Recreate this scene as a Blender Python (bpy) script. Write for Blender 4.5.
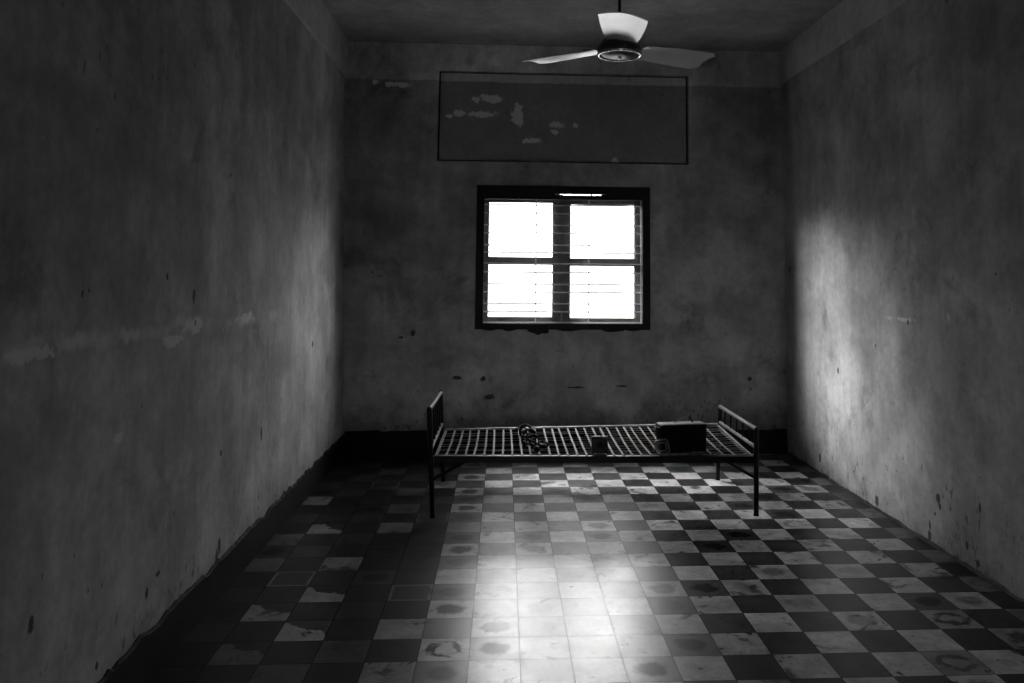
import bpy, bmesh, math, random
from mathutils import Vector, Matrix, noise

S = bpy.context.scene
for o in list(bpy.data.objects):
    bpy.data.objects.remove(o)
C = S.collection

# ------------------------------------------------------------------ camera
cd = bpy.data.cameras.new('camera')
cam = bpy.data.objects.new('camera', cd)
C.objects.link(cam)
cd.sensor_width = 36.0
cd.lens = 825.63 * 36.0 / 1024.0
cd.shift_x = -42.4 / 1024.0
cd.shift_y = -142.8 / 1024.0
cd.clip_start = 0.02
cx_ = (0.9981179, -0.0608157, 0.0078789)
cy_ = (0.0598585, 0.9941110, 0.0903345)
cz_ = (-0.0133263, -0.0896928, 0.9958803)
cam.matrix_world = Matrix(((cx_[0], cz_[0], -cy_[0], 0.0),
                           (cx_[1], cz_[1], -cy_[1], 0.0),
                           (cx_[2], cz_[2], -cy_[2], 1.5),
                           (0, 0, 0, 1)))
S.camera = cam

# ------------------------------------------------------------------ world, light, exposure
S.view_settings.view_transform = 'Standard'
S.view_settings.look = 'None'
S.view_settings.gamma = 1.0
S.view_settings.use_curve_mapping = False
S.view_settings.exposure = 0.0

W = bpy.data.worlds.new('overcast_sky')
S.world = W
W.use_nodes = True
nt = W.node_tree
nt.nodes.clear()
wo = nt.nodes.new('ShaderNodeOutputWorld')
bg = nt.nodes.new('ShaderNodeBackground')
tc = nt.nodes.new('ShaderNodeTexCoord')
sp = nt.nodes.new('ShaderNodeSeparateXYZ')
rmp = nt.nodes.new('ShaderNodeValToRGB')       # brightness of the sky by height
mr = nt.nodes.new('ShaderNodeMapRange')
mr.inputs['From Min'].default_value = -1
mr.inputs['From Max'].default_value = 1
nt.links.new(tc.outputs['Generated'], sp.inputs[0])
nt.links.new(sp.outputs['Z'], mr.inputs['Value'])
nt.links.new(mr.outputs[0], rmp.inputs[0])
e = rmp.color_ramp.elements
e[0].position = 0.0;  e[0].color = (.12, .12, .12, 1)
e[1].position = 1.0;  e[1].color = (1, 1, 1, 1)
for p_, v_ in ((.46, .16), (.54, .42), (.66, .55), (.72, .85)):
    k = e.new(p_); k.color = (v_, v_, v_, 1)
nt.links.new(rmp.outputs[0], bg.inputs[0])
bg.inputs[1].default_value = 26.0
nt.links.new(bg.outputs[0], wo.inputs[0])

# area lights added outside the window; left and high ones follow the brighter sky
def sky_area_light(name, loc, aim, sx, sy, energy):
    ld = bpy.data.lights.new(name, 'AREA')
    ld.shape = 'RECTANGLE'
    ld.size = sx
    ld.size_y = sy
    ld.energy = energy
    lo = bpy.data.objects.new(name, ld)
    C.objects.link(lo)
    lo.location = loc
    lo.rotation_euler = (Vector(aim) - Vector(loc)).to_track_quat('-Z', 'Y').to_euler()
sky_area_light('low_cloud_light', (-5.2, 9.8, 4.1), (1.9, 6.2, .7), 4.2, 3.6, 7600)
sky_area_light('right_fill_light', (6.0, 10.6, 3.6), (-.8, 6.0, 1.2), 4.0, 3.2, 1200)  # added fill from the right, put in to brighten the left wall
sky_area_light('high_cloud_light', (-1.2, 10.6, 7.2), (.6, 6.7, .9), 3.2, 3.2, 6000)
sky_area_light('far_fill_light', (.1, 13.2, 4.6), (.55, 6.9, 1.5), 5.6, 3.6, 480)  # added fill straight ahead, put in to brighten the floor patch

# ------------------------------------------------------------------ mesh helpers
def new_bm():
    return bmesh.new()

def box(bm, x0, x1, y0, y1, z0, z1, M=None):
    vs = [bm.verts.new(v) for v in ((x0,y0,z0),(x1,y0,z0),(x1,y1,z0),(x0,y1,z0),
                                    (x0,y0,z1),(x1,y0,z1),(x1,y1,z1),(x0,y1,z1))]
    for f in ((0,3,2,1),(4,5,6,7),(0,1,5,4),(1,2,6,5),(2,3,7,6),(3,0,4,7)):
        bm.faces.new([vs[i] for i in f])
    if M is not None:
        bmesh.ops.transform(bm, matrix=M, verts=vs)
    return vs

def bevel(bm, w, seg=2):
    bmesh.ops.bevel(bm, geom=list(bm.edges), offset=w, segments=seg, affect='EDGES', profile=.6)

def tube(bm, pts, r, n=10, closed=False, cap=True):
    """sweep a circle along pts; r may be a list"""
    pts = [Vector(p) for p in pts]
    m = len(pts)
    rings = []
    prev = None
    for i, p in enumerate(pts):
        if closed:
            t = (pts[(i+1) % m] - pts[i-1]).normalized()
        elif i == 0: t = (pts[1]-pts[0]).normalized()
        elif i == m-1: t = (pts[-1]-pts[-2]).normalized()
        else: t = ((pts[i+1]-p).normalized() + (p-pts[i-1]).normalized()).normalized()
        if prev is None:
            a = Vector((0,0,1)) if abs(t.z) < .9 else Vector((1,0,0))
            u = t.cross(a).normalized()
        else:
            u = (prev - t*prev.dot(t)).normalized()
        prev = u
        w = t.cross(u)
        rr = r[i] if isinstance(r, (list, tuple)) else r
        rings.append([bm.verts.new(p + (u*math.cos(2*math.pi*k/n) + w*math.sin(2*math.pi*k/n))*rr) for k in range(n)])
    for i in range(m if closed else m-1):
        a, b = rings[i], rings[(i+1) % m]
        for k in range(n):
            bm.faces.new((a[k], a[(k+1) % n], b[(k+1) % n], b[k]))
    if cap and not closed:
        bm.faces.new(rings[0][::-1]); bm.faces.new(rings[-1])

def strap(bm, pts, w, t, side):
    """flat bar along pts, width w in direction side, thickness t"""
    side = Vector(side).normalized()
    rings = []
    m = len(pts)
    for i, p in enumerate(pts):
        p = Vector(p)
        a = Vector(pts[max(i-1, 0)]); b = Vector(pts[min(i+1, m-1)])
        tg = (b-a).normalized()
        nrm = tg.cross(side).normalized()
        rings.append([bm.verts.new(p + side*sx*w/2 + nrm*sz*t/2) for sx, sz in ((-1,-1),(1,-1),(1,1),(-1,1))])
    for i in range(m-1):
        for k in range(4):
            bm.faces.new((rings[i][k], rings[i][(k+1) % 4], rings[i+1][(k+1) % 4], rings[i+1][k]))
    bm.faces.new(rings[0][::-1]); bm.faces.new(rings[-1])

def lathe(bm, prof, n=32, center=(0,0,0)):
    cx, cy, cz = center
    rings = []
    for r, z in prof:
        if r < 1e-5:
            rings.append([bm.verts.new((cx, cy, cz+z))])
        else:
            rings.append([bm.verts.new((cx+r*math.cos(2*math.pi*k/n), cy+r*math.sin(2*math.pi*k/n), cz+z)) for k in range(n)])
    for a, b in zip(rings, rings[1:]):
        for k in range(n):
            k2 = (k+1) % n
            if len(a) == 1 and len(b) == 1: continue
            if len(a) == 1: bm.faces.new((a[0], b[k], b[k2]))
            elif len(b) == 1: bm.faces.new((a[k], b[0], a[k2]))
            else: bm.faces.new((a[k], b[k], b[k2], a[k2]))

def obj(name, bm, mat, parent=None, smooth=False, label=None):
    bmesh.ops.recalc_face_normals(bm, faces=list(bm.faces))
    me = bpy.data.meshes.new(name)
    bm.to_mesh(me); bm.free()
    if smooth:
        for p in me.polygons: p.use_smooth = True
        me.set_sharp_from_angle(angle=math.radians(38))
    o = bpy.data.objects.new(name, me)
    C.objects.link(o)
    if mat: me.materials.append(mat)
    if parent: o.parent = parent
    if label: o['label'] = label
    return o

def thing(name, label, cat, loc=(0,0,0), rot=(0,0,0), group=None):
    o = bpy.data.objects.new(name, None)
    C.objects.link(o)
    o.location = loc; o.rotation_euler = rot
    o.empty_display_size = .1
    o['label'] = label; o['category'] = cat
    if group: o['group'] = group
    return o

def struct(o):
    o['kind'] = 'structure'
    return o

# ------------------------------------------------------------------ materials
def grey(v): return (v, v, v, 1)

class NT:
    def __init__(s, name):
        s.m = bpy.data.materials.new(name)
        s.m.use_nodes = True
        s.t = s.m.node_tree
        s.t.nodes.clear()
        s.out = s.t.nodes.new('ShaderNodeOutputMaterial')
        s.b = s.t.nodes.new('ShaderNodeBsdfPrincipled')
        s.t.links.new(s.b.outputs[0], s.out.inputs[0])
    def n(s, kind, **kw):
        x = s.t.nodes.new(kind)
        for k, v in kw.items(): setattr(x, k, v)
        return x
    def set(s, sock, v):
        if isinstance(v, bpy.types.NodeSocket): s.t.links.new(v, sock)
        elif v is not None: sock.default_value = v
    def math(s, op, a, b=None, c=None, clamp=False):
        x = s.n('ShaderNodeMath', operation=op, use_clamp=clamp)
        s.set(x.inputs[0], a)
        if b is not None: s.set(x.inputs[1], b)
        if c is not None: s.set(x.inputs[2], c)
        return x.outputs[0]
    def ramp(s, v, lo, hi, a=0.0, b=1.0, smooth=True):
        x = s.n('ShaderNodeMapRange')
        if smooth: x.interpolation_type = 'SMOOTHSTEP'
        s.set(x.inputs['Value'], v)
        x.inputs['From Min'].default_value = lo; x.inputs['From Max'].default_value = hi
        x.inputs['To Min'].default_value = a; x.inputs['To Max'].default_value = b
        return x.outputs[0]
    def mix(s, f, a, b):          # scalar mix
        x = s.n('ShaderNodeMix')
        s.set(x.inputs[0], f); s.set(x.inputs[2], a); s.set(x.inputs[3], b)
        return x.outputs[0]
    def noise(s, vec, scale, detail=4, rough=.55, dist=0):
        x = s.n('ShaderNodeTexNoise')
        if vec is not None: s.t.links.new(vec, x.inputs['Vector'])
        x.inputs['Scale'].default_value = scale
        x.inputs['Detail'].default_value = detail
        x.inputs['Roughness'].default_value = rough
        x.inputs['Distortion'].default_value = dist
        return x.outputs[0]
    def scalevec(s, vec, sc, loc=(0,0,0)):
        x = s.n('ShaderNodeMapping')
        s.t.links.new(vec, x.inputs[0])
        x.inputs['Scale'].default_value = sc
        x.inputs['Location'].default_value = loc
        return x.outputs[0]
    def pos(s):
        return s.n('ShaderNodeNewGeometry').outputs['Position']
    def xyz(s, v):
        x = s.n('ShaderNodeSeparateXYZ'); s.t.links.new(v, x.inputs[0]); return x.outputs
    def color(s, v):
        x = s.n('ShaderNodeCombineColor')
        for i in range(3): s.set(x.inputs[i], v)
        s.t.links.new(x.outputs[0], s.b.inputs['Base Color'])
    def bump(s, h, strength=.3, dist=.01):
        x = s.n('ShaderNodeBump')
        x.inputs['Strength'].default_value = strength
        x.inputs['Distance'].default_value = dist
        s.t.links.new(h, x.inputs['Height'])
        s.t.links.new(x.outputs[0], s.b.inputs['Normal'])

def simple(name, v, rough=.5, metal=0.0, var=.25, scale=14, bump=.15, spec=.5):
    t = NT(name)
    p = t.n('ShaderNodeTexCoord').outputs['Object']
    a = t.noise(p, scale, 5, .6)
    f = t.ramp(a, .25, .75, 1-var, 1+var)
    t.color(t.math('MULTIPLY', f, v))
    t.b.inputs['Roughness'].default_value = rough
    t.b.inputs['Metallic'].default_value = metal
    t.b.inputs['Specular IOR Level'].default_value = spec
    if bump: t.bump(t.noise(p, scale*9, 3), bump, .002)
    return t.m

def plaster(name, base, axis=None, spots=(), pale=(), scratch=None, upper=None, dirt_top=.32, contrast=1.0, peel=(), smudge=()):
    """old stained plaster. axis: 0/1 = horizontal world coordinate along the wall.
    spots / pale / peel: (u, z, ru, rz) chips darker or lighter than the wall"""
    t = NT(name)
    P = t.pos()
    x, y, z = t.xyz(P)[0:3]
    u = (x, y)[axis] if axis is not None else x
    big = t.noise(P, .9, 3, .55, .3)
    mid = t.noise(P, 3.2, 6, .62, .2)
    streak = t.noise(t.scalevec(P, (9, 9, .8)), 1.0, 4, .6)
    fine = t.noise(P, 22, 7, .72)
    v = t.math('MULTIPLY', t.ramp(big, .3, .7, 1-.17*contrast, 1+.17*contrast), base)
    v = t.math('MULTIPLY', v, t.ramp(mid, .3, .72, 1-.20*contrast, 1+.14*contrast))
    v = t.math('MULTIPLY', v, t.ramp(streak, .3, .7, 1-.06*contrast, 1+.06*contrast))
    v = t.math('MULTIPLY', v, t.ramp(fine, .25, .75, .87, 1.13))
    # grime patches
    gr = t.noise(P, 1.7, 8, .72, .5)
    v = t.math('MULTIPLY', v, t.ramp(gr, .53, .70, 1.0, 1-.30*contrast))
    # tiny chips
    sp1 = t.noise(t.scalevec(P, (1, 1, .8), (3, 7, 1)), 15, 2, .5)
    msk = t.noise(P, 2.2, 3, .5)
    chip = t.math('MULTIPLY', t.ramp(sp1, .76, .79), t.ramp(msk, .50, .62))
    v = t.mix(t.math('MULTIPLY', chip, .75), v, .02)
    # scuffs and scrapes, thicker low on the wall
    sc = t.noise(t.scalevec(P, (1.6, 1.6, .75), (1, 5, 2)), 21, 3, .6)
    sm = t.noise(P, 1.9, 4, .6)
    low = t.ramp(z, .05, .9, .10, 0.0)
    k = t.ramp(t.math('ADD', t.math('ADD', sc, low), t.math('MULTIPLY', t.math('SUBTRACT', sm, .5), .35)), .70, .78)
    v = t.mix(t.math('MULTIPLY', k, .62), v, .045)
    sc = t.noise(t.scalevec(P, (1.2, 1.2, .9), (8, 1, 6)), 17, 5, .7)
    k = t.ramp(t.math('ADD', sc, t.math('MULTIPLY', t.math('SUBTRACT', sm, .5), -.4)), .69, .76)
    v = t.mix(t.math('MULTIPLY', k, .35), v, base*1.6)
    if upper:                     # band of older paint above a height
        h, f = upper
        wob = t.math('MULTIPLY_ADD', t.noise(P, 5, 3), .02, z)
        v = t.math('MULTIPLY', v, t.ramp(wob, h, h+.012, 1.0, f))
    if dirt_top:                  # ragged grime above the floor
        zz = t.math('MULTIPLY_ADD', t.noise(P, 4.5, 6, .7), .55, z)
        v = t.math('MULTIPLY', v, t.ramp(zz, dirt_top-.06, dirt_top+.26, .42, 1.0))
    w1 = t.noise(t.scalevec(P, (1, 1, 1), (9, 2, 4)), 11, 4, .7)
    w2 = t.noise(t.scalevec(P, (1, 1, 1), (1, 6, 8)), 17, 5, .75)
    def patch(lst, val, amount, soft, warp=1.5, rad=.75):
        nonlocal v
        tot = None
        for (a, b, ra, rb) in lst:
            du = t.math('DIVIDE', t.math('SUBTRACT', u, a), ra)
            dz = t.math('DIVIDE', t.math('SUBTRACT', z, b), rb)
            d = t.math('ADD', t.math('POWER', t.math('ABSOLUTE', du), 2.0), t.math('POWER', t.math('ABSOLUTE', dz), 2.0))
            d = t.math('ADD', t.math('SQRT', d), t.math('MULTIPLY', t.math('SUBTRACT', w2, .5), warp))
            k = t.ramp(d, rad-soft, rad+soft, 1.0, 0.0)
            tot = k if tot is None else t.math('MAXIMUM', tot, k)
        if tot is not None:
            v = t.mix(t.math('MULTIPLY', tot, amount), v, val)
    if scratch:                   # scuffed pale line at one height
        h, wd, lo, hi = scratch
        off = t.math('MULTIPLY', t.math('SUBTRACT', t.noise(t.scalevec(P, (1, 1, .3)), 3.5, 5, .7), .5), .22)
        d = t.math('ABSOLUTE', t.math('SUBTRACT', t.math('ADD', z, off), h))
        k = t.ramp(d, wd*.2, wd, 1.0, 0.0)
        k = t.math('MULTIPLY', k, t.ramp(t.noise(t.scalevec(P, (1, 1, .2), (2, 2, 2)), 2.4, 4, .6), .42, .62))
        k = t.math('MULTIPLY', k, t.ramp(u, lo, lo+.5))
        k = t.math('MULTIPLY', k, t.ramp(u, hi-.5, hi, 1.0, 0.0))
        v = t.mix(t.math('MULTIPLY', k, .75), v, base*1.6)
    patch(smudge, base*.55, .55, .75, 2.2, .9)
    patch(pale, base*1.7, .7, .16, 4.0, .9)
    patch(peel, .80, .9, .06, 3.6, 1.0)
    patch(spots, .03, .9, .14, 1.6)
    t.color(v)
    t.b.inputs['Roughness'].default_value = .82
    t.b.inputs['Specular IOR Level'].default_value = .25
    hgt = t.math('ADD', t.math('MULTIPLY', mid, 1.2), t.math('MULTIPLY', fine, .35))
    t.bump(hgt, .35, .012)
    return t.m

M_wall_l = plaster('stained plaster left', .34, 1,
    spots=[(3.667,1.392,.020,.042),(3.69,1.275,.009,.016),(2.498,.510,.020,.036),(3.36,.345,.03,.012),(3.26,.31,.018,.03),
           (2.89,.22,.014,.018),(2.72,1.425,.008,.016),(2.76,1.435,.008,.014),(4.05,.23,.025,.06),(4.02,.19,.03,.04),(3.38,1.475,.012,.018),
           (4.12,1.97,.012,.01),(5.9,1.0,.03,.03),(4.05,.65,.02,.02),(4.7,.62,.02,.05)],
    smudge=[(3.05,1.88,.22,.07),(3.6,1.84,.16,.09),(3.85,1.78,.08,.08),(2.5,2.05,.25,.07),(5.2,.95,.3,.08)],
    pale=[(3.0,.92,.03,.025),(3.68,1.265,.12,.035),(4.4,1.262,.16,.025),(3.45,1.22,.10,.02),(2.45,1.26,.12,.02)], scratch=(1.262,.035,1.9,5.2), dirt_top=.27, contrast=1.35)
M_wall_r = plaster('stained plaster right', .34, 1,
    spots=[(4.573,.275,.028,.032),(4.555,.235,.016,.022),(4.611,.18,.014,.016),(5.92,.815,.02,.03),(4.162,.336,.015,.035),(4.68,.04,.03,.045),(4.67,.10,.012,.03),
           (4.854,1.228,.012,.02),(4.295,.113,.02,.03),(5.34,.06,.03,.05),(5.3,1.05,.01,.012),(6.9,1.55,.02,.03),(6.3,.12,.03,.05),(4.2,.05,.03,.03)],
    pale=[(4.9,1.24,.10,.012),(5.1,1.24,.05,.012),(4.4,1.28,.02,.02)], dirt_top=.20, contrast=1.3)
M_wall_b = plaster('stained plaster back', .39, 0,
    spots=[(2.1,.62,.02,.02),(.62,.55,.10,.012),(1.0,.56,.06,.01),(-.16,.62,.03,.03),(-.38,.63,.05,.02),(-.75,1.0,.03,.04),(-.85,.96,.03,.015),
           (-1.1,1.5,.012,.012),(-1.03,1.47,.012,.012),(-.1,.47,.05,.03)],
    peel=[(-.91,3.10,.10,.025),(-1.12,3.12,.03,.02)], upper=(3.15, 1.6), dirt_top=.50, contrast=1.5)
M_panel = plaster('old painted panel', .29, 0, contrast=.5,
    peel=[(-.12,3.00,.10,.035),(-.26,2.99,.03,.03),(-.20,2.86,.12,.025),(-.40,2.86,.05,.03),(-.48,2.84,.03,.02),(.10,2.86,.05,.09),
          (.22,2.64,.08,.025),(.45,2.78,.05,.03),(.42,2.72,.03,.02),(.60,2.78,.02,.02),(.95,2.48,.03,.03)], upper=(3.15, 2.1), dirt_top=None)
M_cornice = plaster('pale upper plaster', .46, 0, contrast=.7, dirt_top=None)
M_ceil = plaster('ceiling plaster', .30, 0, contrast=.8, dirt_top=None)
M_base = simple('black painted skirting', .008, .7, 0, .4, 8, .3, .15)
M_fillet = simple('grimy mortar', .035, .8, 0, .5, 18, .4, .3)
M_reveal = simple('dark window reveal', .008, .8, 0, .4, 10, .3)
M_wood = simple('dark weathered window wood', .09, .55, 0, .35, 12, .3)
M_wire = simple('painted steel wire', .5, .35, .8, .2, 30, 0)
M_iron = simple('black enamelled bed iron', .004, .40, 0, .4, 25, .2, .22)
M_rail = simple('iron rail with painted sheen', .05, .36, 0, .4, 25, .2, .6)  # paler copy of the bed iron, window reflection put into its colour
M_edge = simple('pale edge steel', .26, .5, 0, .3, 20, .2, .4)
M_slat = simple('worn flat steel', .105, .65, .0, .3, 18, .2, .12)
M_mesh = simple('thin bed wire', .35, .5, .1, .3, 18, 0)
M_box = simple('black painted tin', .003, .6, 0, .4, 16, .2, .15)
M_boxtop = simple('tin lid with painted highlight', .30, .42, .2, .5, 22, .3)  # light grey stands in for the highlight on the box top
M_shackle = simple('blackened iron', .003, .5, 0, .4, 30, .4, .12)
M_tin = simple('dull grey tin', .035, .6, 0, .25, 30, .2)
M_buckle = simple('bare steel', .16, .45, .3, .35, 30, .2)
M_fan = simple('pale metallic fan paint', .80, .27, .35, .06, 6, 0, .8)
M_fandark = simple('dark fan motor enamel', .05, .3, .2, .2, 10, 0)
M_chrome = simple('bright trim ring', .75, .12, 1.0, .05, 10, 0)

def glass_mat():
    m = bpy.data.materials.new('window glass')
    m.use_nodes = True
    t = m.node_tree
    t.nodes.clear()
    o = t.nodes.new('ShaderNodeOutputMaterial')
    a = t.nodes.new('ShaderNodeBsdfTransparent'); a.inputs[0].default_value = grey(.94)
    g = t.nodes.new('ShaderNodeBsdfGlossy'); g.inputs['Roughness'].default_value = .03
    x = t.nodes.new('ShaderNodeMixShader'); x.inputs[0].default_value = .07
    t.links.new(a.outputs[0], x.inputs[1]); t.links.new(g.outputs[0], x.inputs[2]); t.links.new(x.outputs[0], o.inputs[0])
    return m
M_glass = glass_mat()

def floor_mat():
    t = NT('cement floor tiles')
    A = t.n('ShaderNodeAttribute', attribute_name='tile_a')
    B = t.n('ShaderNodeAttribute', attribute_name='tile_b')
    sa = t.n('ShaderNodeSeparateColor'); t.t.links.new(A.outputs['Color'], sa.inputs[0])
    sb = t.n('ShaderNodeSeparateColor'); t.t.links.new(B.outputs['Color'], sb.inputs[0])
    alb, blob, ring = sa.outputs
    rim, cut, seed = sb.outputs
    uv = t.n('ShaderNodeUVMap', uv_map='tile').outputs[0]
    U, V = t.xyz(uv)[0:2]
    P = t.pos()
    du = t.math('ABSOLUTE', t.math('SUBTRACT', U, .5))
    dv = t.math('ABSOLUTE', t.math('SUBTRACT', V, .5))
    nz = t.noise(P, 9, 5, .6)
    nf = t.noise(P, 38, 5, .65)
    r = t.math('SQRT', t.math('ADD', t.math('MULTIPLY', t.math('MULTIPLY', du, du), .8), t.math('MULTIPLY', dv, dv)))
    r = t.math('ADD', r, t.math('MULTIPLY', t.math('SUBTRACT', t.noise(P, 17, 5, .65), .5), .45))
    edge = t.math('MAXIMUM', du, dv)
    v = t.math('MULTIPLY', alb, t.ramp(nz, .28, .72, .74, 1.20))
    v = t.math('MULTIPLY', v, t.ramp(nf, .25, .75, .84, 1.14))
    # wear: broad grime
    gm = t.noise(P, 2.6, 7, .7, .4)
    v = t.math('MULTIPLY', v, t.ramp(gm, .50, .72, 1.0, .60))
    # scattered dark blotches
    bl = t.noise(P, 4.6, 5, .62, .6)
    v = t.mix(t.math('MULTIPLY', t.ramp(bl, .57, .66), .8), v, .012)
    bl = t.noise(t.scalevec(P, (1, 1, 1), (4, 9, 0)), 13, 4, .6, .4)
    v = t.mix(t.math('MULTIPLY', t.ramp(bl, .62, .68), .92), v, .008)
    # dark blob stains
    k = t.math('MULTIPLY', t.ramp(r, .20, .36, 1.0, 0.0), blob)
    v = t.mix(k, v, .015)
    # ring stains
    d = t.math('ABSOLUTE', t.math('SUBTRACT', r, .27))
    k2 = t.math('MULTIPLY', t.ramp(d, .045, .10, 1.0, 0.0), t.math('MULTIPLY', ring, t.ramp(t.noise(t.scalevec(P, (1, 1, 1), (3, 3, 0)), 8, 3), .40, .50)))
    v = t.mix(k2, v, .008)
    stain = t.math('MAXIMUM', t.math('MAXIMUM', k, k2), t.ramp(edge, .482, .492))
    # film of grime with a cleaner rim
    fil = t.ramp(t.math('ADD', edge, t.math('MULTIPLY', t.math('SUBTRACT', nf, .5), .08)), .40, .45, 1.0, 0.0)
    v = t.mix(t.math('MULTIPLY', fil, rim), v, .014)
    # film that covers one side of the tile with a wavering outline
    cc = t.math('ADD', t.math('ADD', t.math('MULTIPLY', U, .55), V), t.math('MULTIPLY', t.math('SUBTRACT', nz, .5), 1.3))
    k = t.math('MULTIPLY', t.ramp(cc, .88, .92), cut)
    v = t.mix(k, v, .012)
    # grout
    g = t.ramp(edge, .487, .494)
    v = t.mix(t.math('MULTIPLY', g, .8), v, .015)
    t.color(v)
    rr = t.ramp(t.noise(P, 6, 6, .65), .3, .7, .30, .34)
    t.set(t.b.inputs['Roughness'], rr)
    t.set(t.b.inputs['Specular IOR Level'], t.math('MULTIPLY', t.math('MULTIPLY', seed, .62), t.math('SUBTRACT', 1.0, t.math('MULTIPLY', stain, .75))))
    h = t.math('SUBTRACT', t.math('MULTIPLY', t.noise(P, 5, 3), .6), t.math('MULTIPLY', g, .5))
    t.bump(h, .12, .002)
    return t.m
M_floor = floor_mat()

# ------------------------------------------------------------------ room
XL, XR, YB, YF, H = -1.373, 2.42, 7.02, -1.6, 3.467
T = .26
TS = .2
X0, Y0 = .083, 3.371

# floor: one mesh of tiles, each with its own tone, glaze and dirt
rnd = random.Random(5)
special = {}
def sp_(c, r, **k): special[(c, r)] = k
for r_ in (2, 6, 10, 12, 14, 16): sp_(-2, r_, alb=.30, blob=.85)
sp_(-2, 0, alb=.33, ring=1.0); sp_(-2, 4, alb=.28); sp_(-2, 8, alb=.15)
sp_(-2, -2, alb=.30, ring=.5)
for r_ in (3, 5, 7, 9, 11): sp_(-2, r_, alb=.05, blob=.6)
sp_(-2, -1, alb=.06, blob=.7); sp_(-2, 1, alb=.06)
sp_(-3, -1, alb=.22); sp_(-3, 1, alb=.25, cut=.0); sp_(-3, 3, alb=.12, rim=.9); sp_(-5, 3, alb=.20, cut=1)
sp_(-6, 2, alb=.20, cut=1); sp_(-5, 1, alb=.24, cut=.9); sp_(-6, 4, alb=.12, rim=1); sp_(-5, 5, alb=.16)
sp_(-7, 11, alb=.17); sp_(-6, 8, alb=.19, cut=1); sp_(-4, 8, alb=.12); sp_(-5, 13, alb=.12, rim=1)
sp_(-3, 9, alb=.08, rim=.9); sp_(-3, 13, alb=.18, blob=.6); sp_(-7, 15, alb=.08); sp_(-4, 14, alb=.06)
sp_(-5, -1, alb=.05); sp_(-4, 12, alb=.07); sp_(-6, 0, alb=.10, cut=1); sp_(-3, 11, alb=.05); sp_(-3, 15, alb=.09)
sp_(-1, 0, alb=.14, blob=.9); sp_(-1, 6, alb=.10, blob=.5); sp_(0, 6, alb=.34, blob=.45); sp_(0, 5, alb=.12)
sp_(3, 3, alb=.34, blob=.55); sp_(4, 3, alb=.05, blob=.9); sp_(3, 0, alb=.07, blob=.8); sp_(2, -1, alb=.10, blob=1.0); sp_(0, 2, alb=.28, blob=.35); sp_(1, 4, alb=.14, blob=.3); sp_(-1, -2, alb=.14, blob=.6)
sp_(5, 3, alb=.27, blob=.3); sp_(6, 2, alb=.28, blob=.35)

sp_(5, 6, alb=.03, blob=.9); sp_(6, 7, alb=.03, blob=1); sp_(8, 11, alb=.03, blob=.9); sp_(7, 10, alb=.04, blob=.8); sp_(9, 12, alb=.05, blob=.8)
sp_(9, 1, alb=.24, ring=.8); sp_(10, 0, alb=.22, blob=.8); sp_(8, -1, alb=.20, ring=.6); sp_(2, 7, alb=.10, blob=.8)
sp_(9, 2, alb=.05, blob=.8); sp_(10, 12, alb=.28, blob=.5); sp_(8, 16, alb=.28, blob=.5)

bm = new_bm()
uvl = bm.loops.layers.uv.new('tile')
la = bm.loops.layers.float_color.new('tile_a')
lb = bm.loops.layers.float_color.new('tile_b')
c0 = math.floor((XL-.2-X0)/TS); c1 = math.ceil((XR+.2-X0)/TS)
r0 = math.floor((YF-.2-Y0)/TS); r1 = math.ceil((YB+.2-Y0)/TS)
for c in range(c0, c1):
    for r in range(r0, r1):
        x, y = X0+c*TS, Y0+r*TS
        light = (c + r) % 2 == 0
        a = rnd.uniform(.34, .44) if light else rnd.uniform(.045, .085)
        blob_ = ring_ = rim_ = cut_ = 0
        q = rnd.random()
        if q < .12: blob_ = rnd.uniform(.2, .7)
        elif q < .15: ring_ = rnd.uniform(.2, .5)
        if -1 <= c <= 2 and r < 9 and not light: a = rnd.uniform(.14, .22)   # worn dark tiles, lightened further for the window's reflection
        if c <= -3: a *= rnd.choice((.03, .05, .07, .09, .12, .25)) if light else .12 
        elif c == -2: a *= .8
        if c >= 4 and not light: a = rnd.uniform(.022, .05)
        if r == 11: a *= .5  # this row and the next set darker across the whole floor
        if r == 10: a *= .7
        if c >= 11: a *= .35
        if (c, r) in special:
            k = special[(c, r)]
            a = k.get('alb', a); blob_ = k.get('blob', 0); ring_ = k.get('ring', 0)
            rim_ = k.get('rim', 0); cut_ = k.get('cut', 0)
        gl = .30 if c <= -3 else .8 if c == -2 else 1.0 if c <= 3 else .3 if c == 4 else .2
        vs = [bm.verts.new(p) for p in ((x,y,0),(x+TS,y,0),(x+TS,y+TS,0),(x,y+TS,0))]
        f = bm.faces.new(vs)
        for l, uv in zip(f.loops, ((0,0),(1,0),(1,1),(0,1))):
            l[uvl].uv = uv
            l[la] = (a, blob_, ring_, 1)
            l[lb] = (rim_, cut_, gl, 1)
bmesh.ops.remove_doubles(bm, verts=list(bm.verts), dist=1e-4)
# slab under the tiles
box(bm, X0+c0*TS, X0+c1*TS, Y0+r0*TS, Y0+r1*TS, -.15, -.004)
struct(obj('floor', bm, M_floor))

bm = new_bm(); box(bm, XL-T, XR+T, YF-T, YB+T, H, H+.18)
struct(obj('ceiling', bm, M_ceil))
XLB, XLT = -1.297, -1.383          # the left wall leans outwards a little
def xl(z): return XLB + (XLT-XLB)*z/H
bm = new_bm()
for v_ in box(bm, XLT-T, XLT, YF-T, YB+T, -.1, H+.1):
    if v_.co.x > XLT-.01: v_.co.x = xl(v_.co.z)
struct(obj('wall_left', bm, M_wall_l))
bm = new_bm(); box(bm, XR, XR+T, YF-T, YB+T, -.1, H+.1)
struct(obj('wall_right', bm, M_wall_r))
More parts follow.
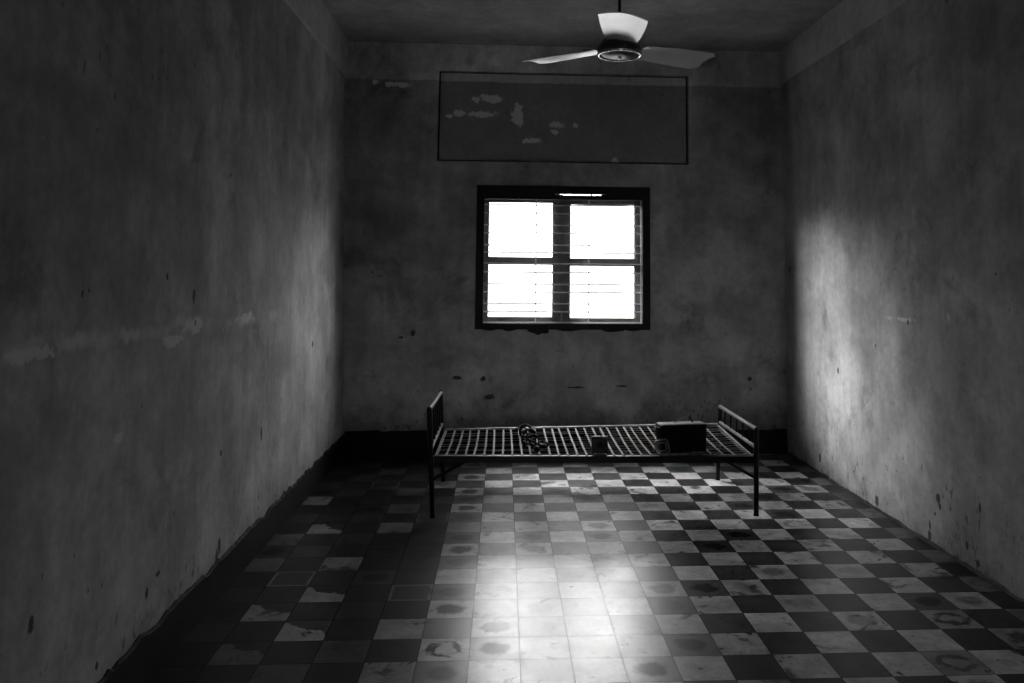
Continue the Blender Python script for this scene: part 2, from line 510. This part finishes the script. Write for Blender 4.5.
# wall behind the photographer with the open doorway the daylight comes in by
bm = new_bm()
DX0, DX1, DZ = .20, .48, 2.0
box(bm, XL-.1, DX0, YF-T, YF, -.1, H+.1); box(bm, DX1, XR, YF-T, YF, -.1, H+.1); box(bm, DX0, DX1, YF-T, YF, DZ, H+.1)
struct(obj('wall_front', bm, M_wall_r))

# back wall: a grid of blocks leaving the window hole and a shallow recess
WX0, WX1, WZ0, WZ1 = -.238, 1.246, 1.03, 2.246
PX0, PX1, PZ0, PZ1 = -.581, 1.589, 2.449, 3.233
bm = new_bm()
xs = [XL-.1, PX0, WX0, WX1, PX1, XR]
zs = [-.1, WZ0, WZ1, PZ0, PZ1, H+.1]
REC = .06
for i in range(5):
    for j in range(5):
        if xs[i] >= WX0-1e-6 and xs[i+1] <= WX1+1e-6 and j == 1: continue
        y0 = YB + REC if (j == 3 and 1 <= i <= 3) else YB
        box(bm, xs[i], xs[i+1], y0, YB+T, zs[j], zs[j+1])
bmesh.ops.remove_doubles(bm, verts=list(bm.verts), dist=1e-5)
# ragged broken plaster hanging at the lower lip of the window
struct(obj('wall_back', bm, M_wall_b))
bm = new_bm(); box(bm, PX0+.016, PX1-.020, YB+.022, YB+REC-.008, PZ0+.014, PZ1-.016)
struct(obj('trim_1', bm, M_panel))
bm = new_bm(); box(bm, PX0+.001, PX1-.001, YB+REC-.007, YB+REC-.001, PZ0+.001, PZ1-.001)  # dark sheet behind the panel, painted shade for the groove around it
struct(obj('groove_shade', bm, M_reveal))

# pale band under the ceiling, a hair proud of the walls
bm = new_bm(); box(bm, XL-.02, xl(3.2)+.026, YF, YB, 3.165, H)
struct(obj('trim_2', bm, M_cornice))
bm = new_bm(); box(bm, XR-.022, XR, YF, YB, 3.165, H)
struct(obj('trim_3', bm, M_cornice))

# skirtings with a chipped, uneven top edge
def ragged_base(name, p0, p1, inward, h, t, mat, amp, step=.03, seed=0):
    p0, p1, n = Vector(p0), Vector(p1), Vector(inward)
    L = (p1-p0).length
    k = int(L/step)
    bm = new_bm()
    prev = None
    for i in range(k+1):
        p = p0 + (p1-p0)*i/k
        hh = h + amp*noise.fractal(Vector((i*step*7, seed, 0)), .8, 2.1, 5)
        ring = [bm.verts.new(p), bm.verts.new(p+n*t), bm.verts.new(p+n*t+Vector((0,0,hh-.008))), bm.verts.new(p+n*(t*.5)+Vector((0,0,hh))), bm.verts.new(p+Vector((0,0,hh)))]
        if prev:
            for q in range(5):
                bm.faces.new((prev[q], prev[(q+1) % 5], ring[(q+1) % 5], ring[q]))
        else: bm.faces.new(ring)
        prev = ring
    bm.faces.new(prev[::-1])
    return struct(obj(name, bm, mat))
ragged_base('baseboard_left', (XLB-.006, YF, 0), (XLB-.006, YB, 0), (1,0,0), .172, .016, M_base, .024, seed=1)
ragged_base('baseboard_back', (XLB+.010, YB, 0), (XR-.008, YB, 0), (0,-1,0), .200, .014, M_base, .014, seed=2)
ragged_base('baseboard_right', (XR, YF, 0), (XR, YB, 0), (-1,0,0), .016, .012, M_fillet, .010, seed=3)

# ------------------------------------------------------------------ window
win = bpy.data.objects.new('window_1', None); C.objects.link(win); struct(win)
win.location = (.504, YB, WZ0)
wl = Vector(win.location)
def wobj(name, bm, mat, parent=win, smooth=False):
    bmesh.ops.translate(bm, vec=-wl, verts=list(bm.verts))
    return obj(name, bm, mat, parent, smooth)

# dark lining of the opening; its lower lip is broken and lumpy
bm = new_bm()
FW = .068
y0, y1 = YB-.012, YB+.040
box(bm, WX0, WX0+FW, y0, y1, WZ0, WZ1)
box(bm, WX1-FW, WX1, y0, y1, WZ0, WZ1)
box(bm, WX0+FW, WX1-FW, y0, y1, WZ0, WZ0+.052)
# head piece with the thin slit above the sashes
SZ0, SZ1, SX0, SX1 = 2.168, 2.180, .43, .86
box(bm, WX0+FW, WX1-FW, y0, y1, SZ1, WZ1)
box(bm, WX0+FW, SX0, y0, y1, 2.13, SZ1)
box(bm, SX1, WX1-FW, y0, y1, 2.13, SZ1)
box(bm, SX0, SX1, y0, y1, 2.13, SZ0)
for a_, b_, h_ in ((.43, .47, .008), (.47, .50, .005), (.735, .75, .009), (.79, .805, .006), (.825, .86, .008)):
    box(bm, a_, b_, y0+.004, y1-.004, SZ0, SZ0+h_)
wobj('window_lining', bm, M_reveal)
bm = new_bm()
for (a, b, rx, rz) in ((.30, WZ0-.003, .085, .036), (.05, WZ0+.002, .05, .016), (.93, WZ0, .10, .018), (-.12, WZ0, .05, .010), (.55, WZ0, .09, .014), (1.1, WZ0, .06, .010)):
    q = bmesh.ops.create_icosphere(bm, subdivisions=3, radius=1.0)['verts']
    for v_ in q:
        d = 1 + .35*noise.noise(v_.co*2.1 + Vector((a*9, 0, 0)))
        v_.co = Vector((a + v_.co.x*rx*d, YB + v_.co.y*.012, b + v_.co.z*rz*d))
wobj('crumbled_plaster', bm, M_reveal, smooth=True)

# sashes
GY = YB + .045
def sash(x0, x1, z0, z1, zm0, zm1, px0, px1, pz0, pz1, name='sash'):
    bm = new_bm()
    for a in ((x0, px0, z0, z1), (px1, x1, z0, z1), (px0, px1, z0, pz0), (px0, px1, pz1, z1), (px0, px1, zm0, zm1)):
        box(bm, a[0], a[1], GY, GY+.04, a[2], a[3])
    # glazing bead, a thin step inside each opening
    for (qz0, qz1) in ((pz0, zm0), (zm1, pz1)):
        b = .008
        box(bm, px0, px0+b, GY+.012, GY+.03, qz0, qz1); box(bm, px1-b, px1, GY+.012, GY+.03, qz0, qz1)
        box(bm, px0+b, px1-b, GY+.012, GY+.03, qz0, qz0+b); box(bm, px0+b, px1-b, GY+.012, GY+.03, qz1-b, qz1)
    s = wobj(name, bm, M_wood)
    for (qz0, qz1) in ((pz0, zm0), (zm1, pz1)):
        g = new_bm(); box(g, px0+.008, px1-.008, GY+.019, GY+.022, qz0+.008, qz1-.008)
        wobj('pane', g, M_glass, s)
    return s
sash(-.205, .492, 1.055, 2.152, 1.580, 1.632, -.138, .420, 1.125, 2.112)
sash(.492, 1.214, 1.055, 2.152, 1.573, 1.625, .560, 1.125, 1.118, 2.102)

# burglar grille in front of the sashes: horizontal rods in pairs and two uprights
ys = YB + .020
for zz in (2.083, 2.013, 1.911, 1.843, 1.741, 1.677, 1.583, 1.509, 1.410, 1.342, 1.245, 1.178, 1.087):
    bm = new_bm()
    xa, xb = WX0+FW-.005, WX1-FW+.005
    pts = [(xa + (xb-xa)*i/8, ys, zz + .0015*math.sin(i*1.3+zz*9)) for i in range(9)]
    tube(bm, pts, .0066, 6)
    wobj('grille_rod', bm, M_wire, smooth=True)
for xx in (.270, .722, 1.170):
    bm = new_bm(); tube(bm, [(xx, ys-.006, WZ0+.052), (xx, ys-.006, 2.131)], .0052, 6)
    wobj('grille_upright', bm, M_wire, smooth=True)
# cover strip over the meeting stiles
bm = new_bm(); box(bm, .482, .500, GY-.008, GY, 1.084, 2.128); bevel(bm, .002, 1)
wobj('cover_strip', bm, M_wood)
# bolt between the two sashes
bm = new_bm(); tube(bm, [(.491, GY-.016, 1.084), (.491, GY-.016, 1.168)], .006, 8)
wobj('bolt', bm, M_buckle, smooth=True)

# ------------------------------------------------------------------ bed
BX0, BX1, BY0, BY1 = -.415, 1.600, 5.262, 6.150
ZT = .362
bed = thing('metal_bed', 'bare black iron bed frame with steel strap slats standing below the window', 'bed', (.6, 5.7, 0))
bl = Vector(bed.location)
def bobj(name, bm, mat, parent=bed, smooth=True, label=None):
    bmesh.ops.translate(bm, vec=-bl, verts=list(bm.verts))
    return obj(name, bm, mat, parent, smooth, label)

HZ, FZ = .672, .540
RP = .0165
# posts that run down into the legs
posts = [(( -.418, 5.270), (-.452, 5.262), HZ), ((-.418, 6.160), (-.448, 6.152), .652),
         ((1.597, 5.240), (1.612, 5.262), FZ), ((1.588, 6.140), (1.614, 6.150), FZ)]
for (fx, fy), (tx, ty), hz in posts:
    bm = new_bm()
    def at(z): return (fx+(tx-fx)*z/hz, fy+(ty-fy)*z/hz, z)
    tube(bm, [at(0), at(.012), at(.013), at(.20), at(.36)], [RP*1.05, RP*1.05, RP*.95, RP, RP], 12)
    bobj('leg', bm, M_iron)
    bm = new_bm()
    tube(bm, [at(.355), at(hz-.02), at(hz-.006), at(hz)], [RP, RP, RP*.8, RP*.35], 12)
    bobj('post', bm, M_iron)
def P(i, z):
    (fx, fy), (tx, ty), hz = posts[i]
    return Vector((fx+(tx-fx)*z/hz, fy+(ty-fy)*z/hz, z))
def end(ia, ib, top_a, top_b, low, name_t, name_l, nb):
    a, b = P(ia, top_a), P(ib, top_b)
    bm = new_bm(); tube(bm, [a, b], .0135, 12)
    bobj(name_t, bm, M_rail)
    c, d = P(ia, low), P(ib, low)
    bm = new_bm(); tube(bm, [c, d], .0115, 12); bobj(name_l, bm, M_rail)
    for k in range(nb):
        f = (k+1)/(nb+1)
        bm = new_bm(); tube(bm, [c.lerp(d, f), a.lerp(b, f)], .0065, 8)
        bobj('spindle', bm, M_iron)
end(0, 1, HZ-.02, .630, .405, 'head_rail', 'head_rail', 5)
end(2, 3, FZ-.012, FZ-.012, .415, 'foot_rail', 'foot_rail', 5)

# the frame is a little twisted: the far side rises to the right
def zwarp(bm):
    for v_ in bm.verts:
        u = (v_.co.x-BX0)/(BX1-BX0); w = (v_.co.y-BY0)/(BY1-BY0)
        v_.co.z += (1-w)*(.010-.014*u) + w*(.0+.036*u)
# angle-iron frame
def rail(x0, x1, y, inner, name):
    bm = new_bm()
    box(bm, x0, x1, y-.003, y+.003, ZT-.040, ZT)
    box(bm, x0, x1, min(y, y+inner), max(y, y+inner), ZT-.004, ZT)
    zwarp(bm)
    return bobj(name, bm, M_iron, smooth=False)
rail(BX0, BX1, BY0, .030, 'side_rail')
rail(BX0, BX1, BY1, -.030, 'side_rail')
for x, s in ((BX0+.004, 1), (BX1-.004, -1)):
    bm = new_bm()
    box(bm, x-.003, x+.003, BY0, BY1, ZT-.036, ZT-.002)
    box(bm, min(x, x+.018*s), max(x, x+.018*s), BY0+.004, BY1-.004, ZT-.002, ZT+.002)
    zwarp(bm)
    bobj('end_rail', bm, M_slat, smooth=False)
# pale bar added along the top of the far rail
bm = new_bm(); tube(bm, [(BX0+.01, BY1-.016, ZT+.006), (BX1-.01, BY1-.016, ZT+.006)], .0085, 8); zwarp(bm)
bobj('edge_bar', bm, M_edge)
# diagonal braces in the long sides
for (ia, dx) in ((0, .20), (1, .20), (2, -.20), (3, -.20)):
    a = P(ia, .225)
    y = BY0+.004 if ia in (0, 2) else BY1-.004
    b = Vector((a.x+dx, y, ZT-.028))
    bm = new_bm(); tube(bm, [a, b], .0095, 8)
    bobj('brace', bm, M_iron)

# flat straps across the bed, each sagging a little
rs = random.Random(11)
xsl = []
x = BX0 + .072
while x < BX1 - .10:
    xsl.append(x)
    x += .0585 if x < 1.1 else .072
for i, x in enumerate(xsl):
    sag = rs.uniform(.006, .016)
    j0, j1 = rs.uniform(-.004, .004), rs.uniform(-.006, .006)
    pts = []
    for k in range(11):
        f = k/10
        pts.append((x + j0*(1-f) + j1*f + .006*math.sin(f*3.1)*rs.uniform(.2, .6), BY0+.006 + (BY1-BY0-.012)*f, ZT+.003 - sag*math.sin(math.pi*f)))
    bm = new_bm(); strap(bm, pts, .0138, .0018, (1, 0, 0)); zwarp(bm)
    bobj('slat', bm, M_slat, smooth=False)
# lengthwise wires woven below the straps, denser to the right
rs = random.Random(4)
for k in range(15):
    y = BY0 + .045 + (BY1-BY0-.09)*k/14
    xa = BX0+.012 if k % 3 != 2 else rs.uniform(.35, .6)
    xb = BX1-.012
    n_ = 28
    ph = rs.uniform(0, 6)
    pts = []
    for q in range(n_+1):
        f = q/n_
        xx = xa + (xb-xa)*f
        e_ = math.sin(math.pi*(y-BY0)/(BY1-BY0))
        pts.append((xx, y + .008*math.sin(f*9+ph) + rs.uniform(-.002, .002), ZT - .004 - .014*e_ + .002*math.sin(q*2.1)))
    bm = new_bm(); tube(bm, pts, .0026, 5); zwarp(bm)
    bobj('spring_wire', bm, M_mesh)

# ------------------------------------------------------------------ things on the bed
# ammunition box
BW, BD, BH = .305, .100, .178
bz = ZT + .004
bx = thing('ammunition_box', 'black metal ammunition box with bent wire handle standing on right half of bed', 'box', (1.158, 5.395, bz), (0, math.radians(9), 0))
bx.rotation_euler = (0, 0, math.radians(9))
bm = new_bm()
box(bm, -BW/2, BW/2, -BD/2, BD/2, 0, BH-.020); bevel(bm, .005)
obj('body', bm, M_box, bx)
bm = new_bm()
box(bm, -BW/2-.004, BW/2+.004, -BD/2-.004, BD/2+.004, BH-.034, BH-.004); bevel(bm, .004)
lid = obj('lid', bm, M_box, bx)
bm = new_bm()
box(bm, -BW/2+.004, BW/2-.004, -BD/2+.006, BD/2-.006, BH-.004, BH+.001); bevel(bm, .0015, 1)
obj('lid_highlight', bm, M_boxtop, lid, label='grey top panel, highlight put into its colour')
bm = new_bm()
tube(bm, [(-.045,0,BH+.002), (-.02,0,BH+.016), (.055,0,BH+.047), (.062,0,BH+.046)], .0028, 8)
obj('handle', bm, M_edge, bx, True, label='bent wire handle')
bm = new_bm()
tube(bm, [(.060,0,BH+.049), (.064,0,BH+.030), (.080,0,BH+.002)], .0052, 8)
obj('handle_bracket', bm, M_box, bx, True)
bm = new_bm()
box(bm, -BW/2-.013, -BW/2-.002, -.028, .028, BH-.085, BH-.02); bevel(bm, .002, 1)
obj('latch', bm, M_box, bx)
bm = new_bm()
tube(bm, [(BW/2+.003,-.03,BH-.10), (BW/2+.012,-.03,BH-.06), (BW/2+.012,.03,BH-.06), (BW/2+.003,.03,BH-.10)], .003, 6)
obj('side_loop', bm, M_box, bx, True)

# small open square steel frame leaning on the box
def loop_pts(w, h, r, n=5):
    out = []
    for (cx, cy, a0) in ((w/2-r, h/2-r, 0), (-w/2+r, h/2-r, 90), (-w/2+r, -h/2+r, 180), (w/2-r, -h/2+r, 270)):
        for k in range(n+1):
            a = math.radians(a0 + 90*k/n)
            out.append((cx + r*math.cos(a), 0, cy + r*math.sin(a)))
    return out
bk = thing('steel_buckle', 'small open square steel frame leaning against the front of the black box', 'buckle', (1.012, 5.290, ZT+.052), (math.radians(-18), math.radians(-8), math.radians(10)))
bm = new_bm(); tube(bm, loop_pts(.088, .082, .016), .0058, 8, closed=True)
obj('outer_frame', bm, M_buckle, bk, True)
bm = new_bm(); tube(bm, [(p[0], .004, p[2]) for p in loop_pts(.060, .048, .010)], .0042, 8, closed=True)
obj('inner_frame', bm, M_buckle, bk, True)
bm = new_bm()
tube(bm, [(-.044, .0, -.03), (-.060, .005, -.010), (-.064, .006, .02), (-.046, .0, .034)], .0035, 8)
obj('side_wire', bm, M_buckle, bk, True)

# square tin with pressed rings
tn = thing('square_tin', 'small dull square tin with pressed rings, standing at middle of bed', 'tin', (.617, 5.300, ZT+.012), (math.radians(-6), 0, 0))
bm = new_bm(); box(bm, -.051, .051, -.016, .016, 0, .104); bevel(bm, .003)
tb = obj('body', bm, M_tin, tn)
for rr, dd in ((.042, .0035), (.030, .0035), (.017, .004)):
    bm = new_bm()
    n = 40
    tube(bm, [(rr*math.cos(2*math.pi*k/n), -.0165, .054+rr*math.sin(2*math.pi*k/n)) for k in range(n)], dd*.8, 6, closed=True)
    obj('pressed_ring', bm, M_shackle if rr < .02 else M_tin, tn, True)
bm = new_bm()
tube(bm, [(0, -.014, .054), (0, -.021, .054)], .010, 16)
obj('centre_boss', bm, M_shackle, tn, True)

# leg irons: a bar with two U shackles and a few chain links
sh = thing('leg_irons', 'blackened iron leg shackles on a bar lying across left half of bed', 'shackles', (.185, 5.70, ZT+.014))
sh.rotation_euler = (0, 0, math.radians(3.5))
bm = new_bm()
tube(bm, [(-.012, .33, .012), (.0, 0, .010), (.018, -.34, .012)], .011, 12)
obj('bar', bm, M_shackle, sh, True)
bm = new_bm()
q = bmesh.ops.create_icosphere(bm, subdivisions=3, radius=.021)['verts']
bmesh.ops.translate(bm, vec=(-.014, .35, .018), verts=q)
obj('bar_end', bm, M_shackle, sh, True)
bm = new_bm()
q = bmesh.ops.create_icosphere(bm, subdivisions=3, radius=.020)['verts']
bmesh.ops.translate(bm, vec=(.019, -.35, .016), verts=q)
obj('bar_end', bm, M_shackle, sh, True)
for yy, lean, w_ in ((.22, -.35, .046), (.02, .2, .05), (-.20, .45, .052)):
    pts = []
    for k in range(17):
        a = math.pi*k/16
        X = w_*math.cos(a); Z = .012 + .055*math.sin(a)**.8
        pts.append((X*.9 + Z*lean*.4, yy + Z*lean, Z))
    bm = new_bm(); tube(bm, pts, .0095, 10)
    u = obj('shackle', bm, M_shackle, sh, True)
    for s_ in (-1, 1):
        bm = new_bm()
        n = 20
        tube(bm, [(s_*w_*.9, yy+.020*math.cos(2*math.pi*k/n), .014+.020*math.sin(2*math.pi*k/n)) for k in range(n)], .0072, 8, closed=True)
        obj('eye', bm, M_shackle, u, True)
rs = random.Random(3)
chain = [(-.05, .27, .03), (-.038, .235, .022), (-.022, .20, .026), (-.03, .08, .03), (-.01, .05, .022), (.012, .02, .028), (.0, -.02, .034), (.018, -.05, .022),
         (.02, -.21, .026), (.04, -.235, .020), (.065, -.225, .018), (.088, -.21, .016), (-.02, -.24, .03), (.0, -.26, .034), (-.012, -.20, .04)]
for i, c in enumerate(chain):
    bm = new_bm()
    R_ = Matrix.Rotation(rs.uniform(0, 3), 4, 'Z') @ Matrix.Rotation(math.radians(90 if i % 2 else 20)+rs.uniform(-.3, .3), 4, 'X')
    n = 16
    pts = []
    for k in range(n):
        a = 2*math.pi*k/n
        p = R_ @ Vector((.022*math.cos(a), .0135*math.sin(a), 0))
        pts.append(p + Vector(c))
    tube(bm, pts, .0062, 7, closed=True)
    obj('chain_link', bm, M_shackle, sh, True)

# ------------------------------------------------------------------ ceiling fan
FX, FY, FZc = .560, 4.0, 2.575
fan = thing('ceiling_fan', 'white three bladed ceiling fan hanging on a rod above the room centre', 'fan', (FX, FY, FZc))
bm = new_bm()
lathe(bm, [(0, .014), (.100, .014), (.112, .022), (.112, .040), (.100, .062), (.082, .088), (.050, .104), (.024, .112), (.022, .150), (0, .152)], 40)
obj('motor_housing', bm, M_fandark, fan, True)
bm = new_bm()
n = 56
tube(bm, [(.104*math.cos(2*math.pi*k/n), .104*math.sin(2*math.pi*k/n), .012) for k in range(n)], .0075, 10, closed=True)
obj('trim_ring', bm, M_chrome, fan, True, label='bright metal ring under the motor')
bm = new_bm()
lathe(bm, [(0, -.004), (.045, -.002), (.080, .006), (.096, .016), (0, .019)], 40)
obj('bottom_cap', bm, M_fandark, fan, True)
bm = new_bm()
lathe(bm, [(0, -.012), (.008, -.010), (.010, -.004), (.009, .002), (0, .003)], 16)
obj('cap_screw', bm, M_chrome, fan, True)
bm = new_bm()
tube(bm, [(0, 0, .14), (0, 0, H-FZc-.09)], .0075, 12)
obj('down_rod', bm, M_iron, fan, True)
bm = new_bm()
lathe(bm, [(.011, H-FZc-.13), (.030, H-FZc-.12), (.062, H-FZc-.05), (.070, H-FZc-.001), (0, H-FZc-.001)], 28)
obj('canopy', bm, M_fan, fan, True)
for ang in (-97, 23, 143):
    a = math.radians(ang)
    Rz = Matrix.Rotation(a, 4, 'Z') @ Matrix.Rotation(math.radians(-9), 4, 'X')
    # blade outline in local x (outward), y (width)
    bm = new_bm()
    out = []
    N = 14
    lead, trail = [], []
    for k in range(N+1):
        f = k/N
        xx = .125 + .41*f
        w = .074 + .036*math.sin(f*math.pi*.5)
        if f > .93: w *= math.sqrt(max(0.0, 1-((f-.93)/.07)**2*.55))
        cam_ = .012*(1-f*.5)
        lead.append((xx, w, .050)); trail.append((xx, -w, .050))
    rows = []
    for (l, r_) in zip(lead, trail):
        row = []
        for q in range(7):
            g = q/6
            y_ = l[1]*(1-g) + r_[1]*g
            zc = .044 + .010*(1-(2*g-1)**2)
            row.append((l[0], y_, zc))
        rows.append(row)
    th = .004
    top = [[bm.verts.new((p[0], p[1], p[2]+th/2)) for p in row] for row in rows]
    bot = [[bm.verts.new((p[0], p[1], p[2]-th/2)) for p in row] for row in rows]
    for i in range(N):
        for q in range(6):
            bm.faces.new((top[i][q], top[i][q+1], top[i+1][q+1], top[i+1][q]))
            bm.faces.new((bot[i][q], bot[i+1][q], bot[i+1][q+1], bot[i][q+1]))
    for i in range(N):
        bm.faces.new((top[i][0], top[i+1][0], bot[i+1][0], bot[i][0]))
        bm.faces.new((top[i][6], bot[i][6], bot[i+1][6], top[i+1][6]))
    for q in range(6):
        bm.faces.new((top[0][q], bot[0][q], bot[0][q+1], top[0][q+1]))
        bm.faces.new((top[N][q], top[N][q+1], bot[N][q+1], bot[N][q]))
    bmesh.ops.transform(bm, matrix=Rz, verts=list(bm.verts))
    bl_ = obj('blade', bm, M_fan, fan, True)
    bm = new_bm()
    strap(bm, [(.085, 0, .050), (.12, 0, .054), (.20, 0, .062)], .034, .006, (0, 1, 0))
    for yy in (-.009, .009):
        q = bmesh.ops.create_icosphere(bm, subdivisions=2, radius=.005)['verts']
        bmesh.ops.translate(bm, vec=(.18, yy, .058), verts=q)
    bmesh.ops.transform(bm, matrix=Rz, verts=list(bm.verts))
    obj('blade_arm', bm, M_fandark, fan)
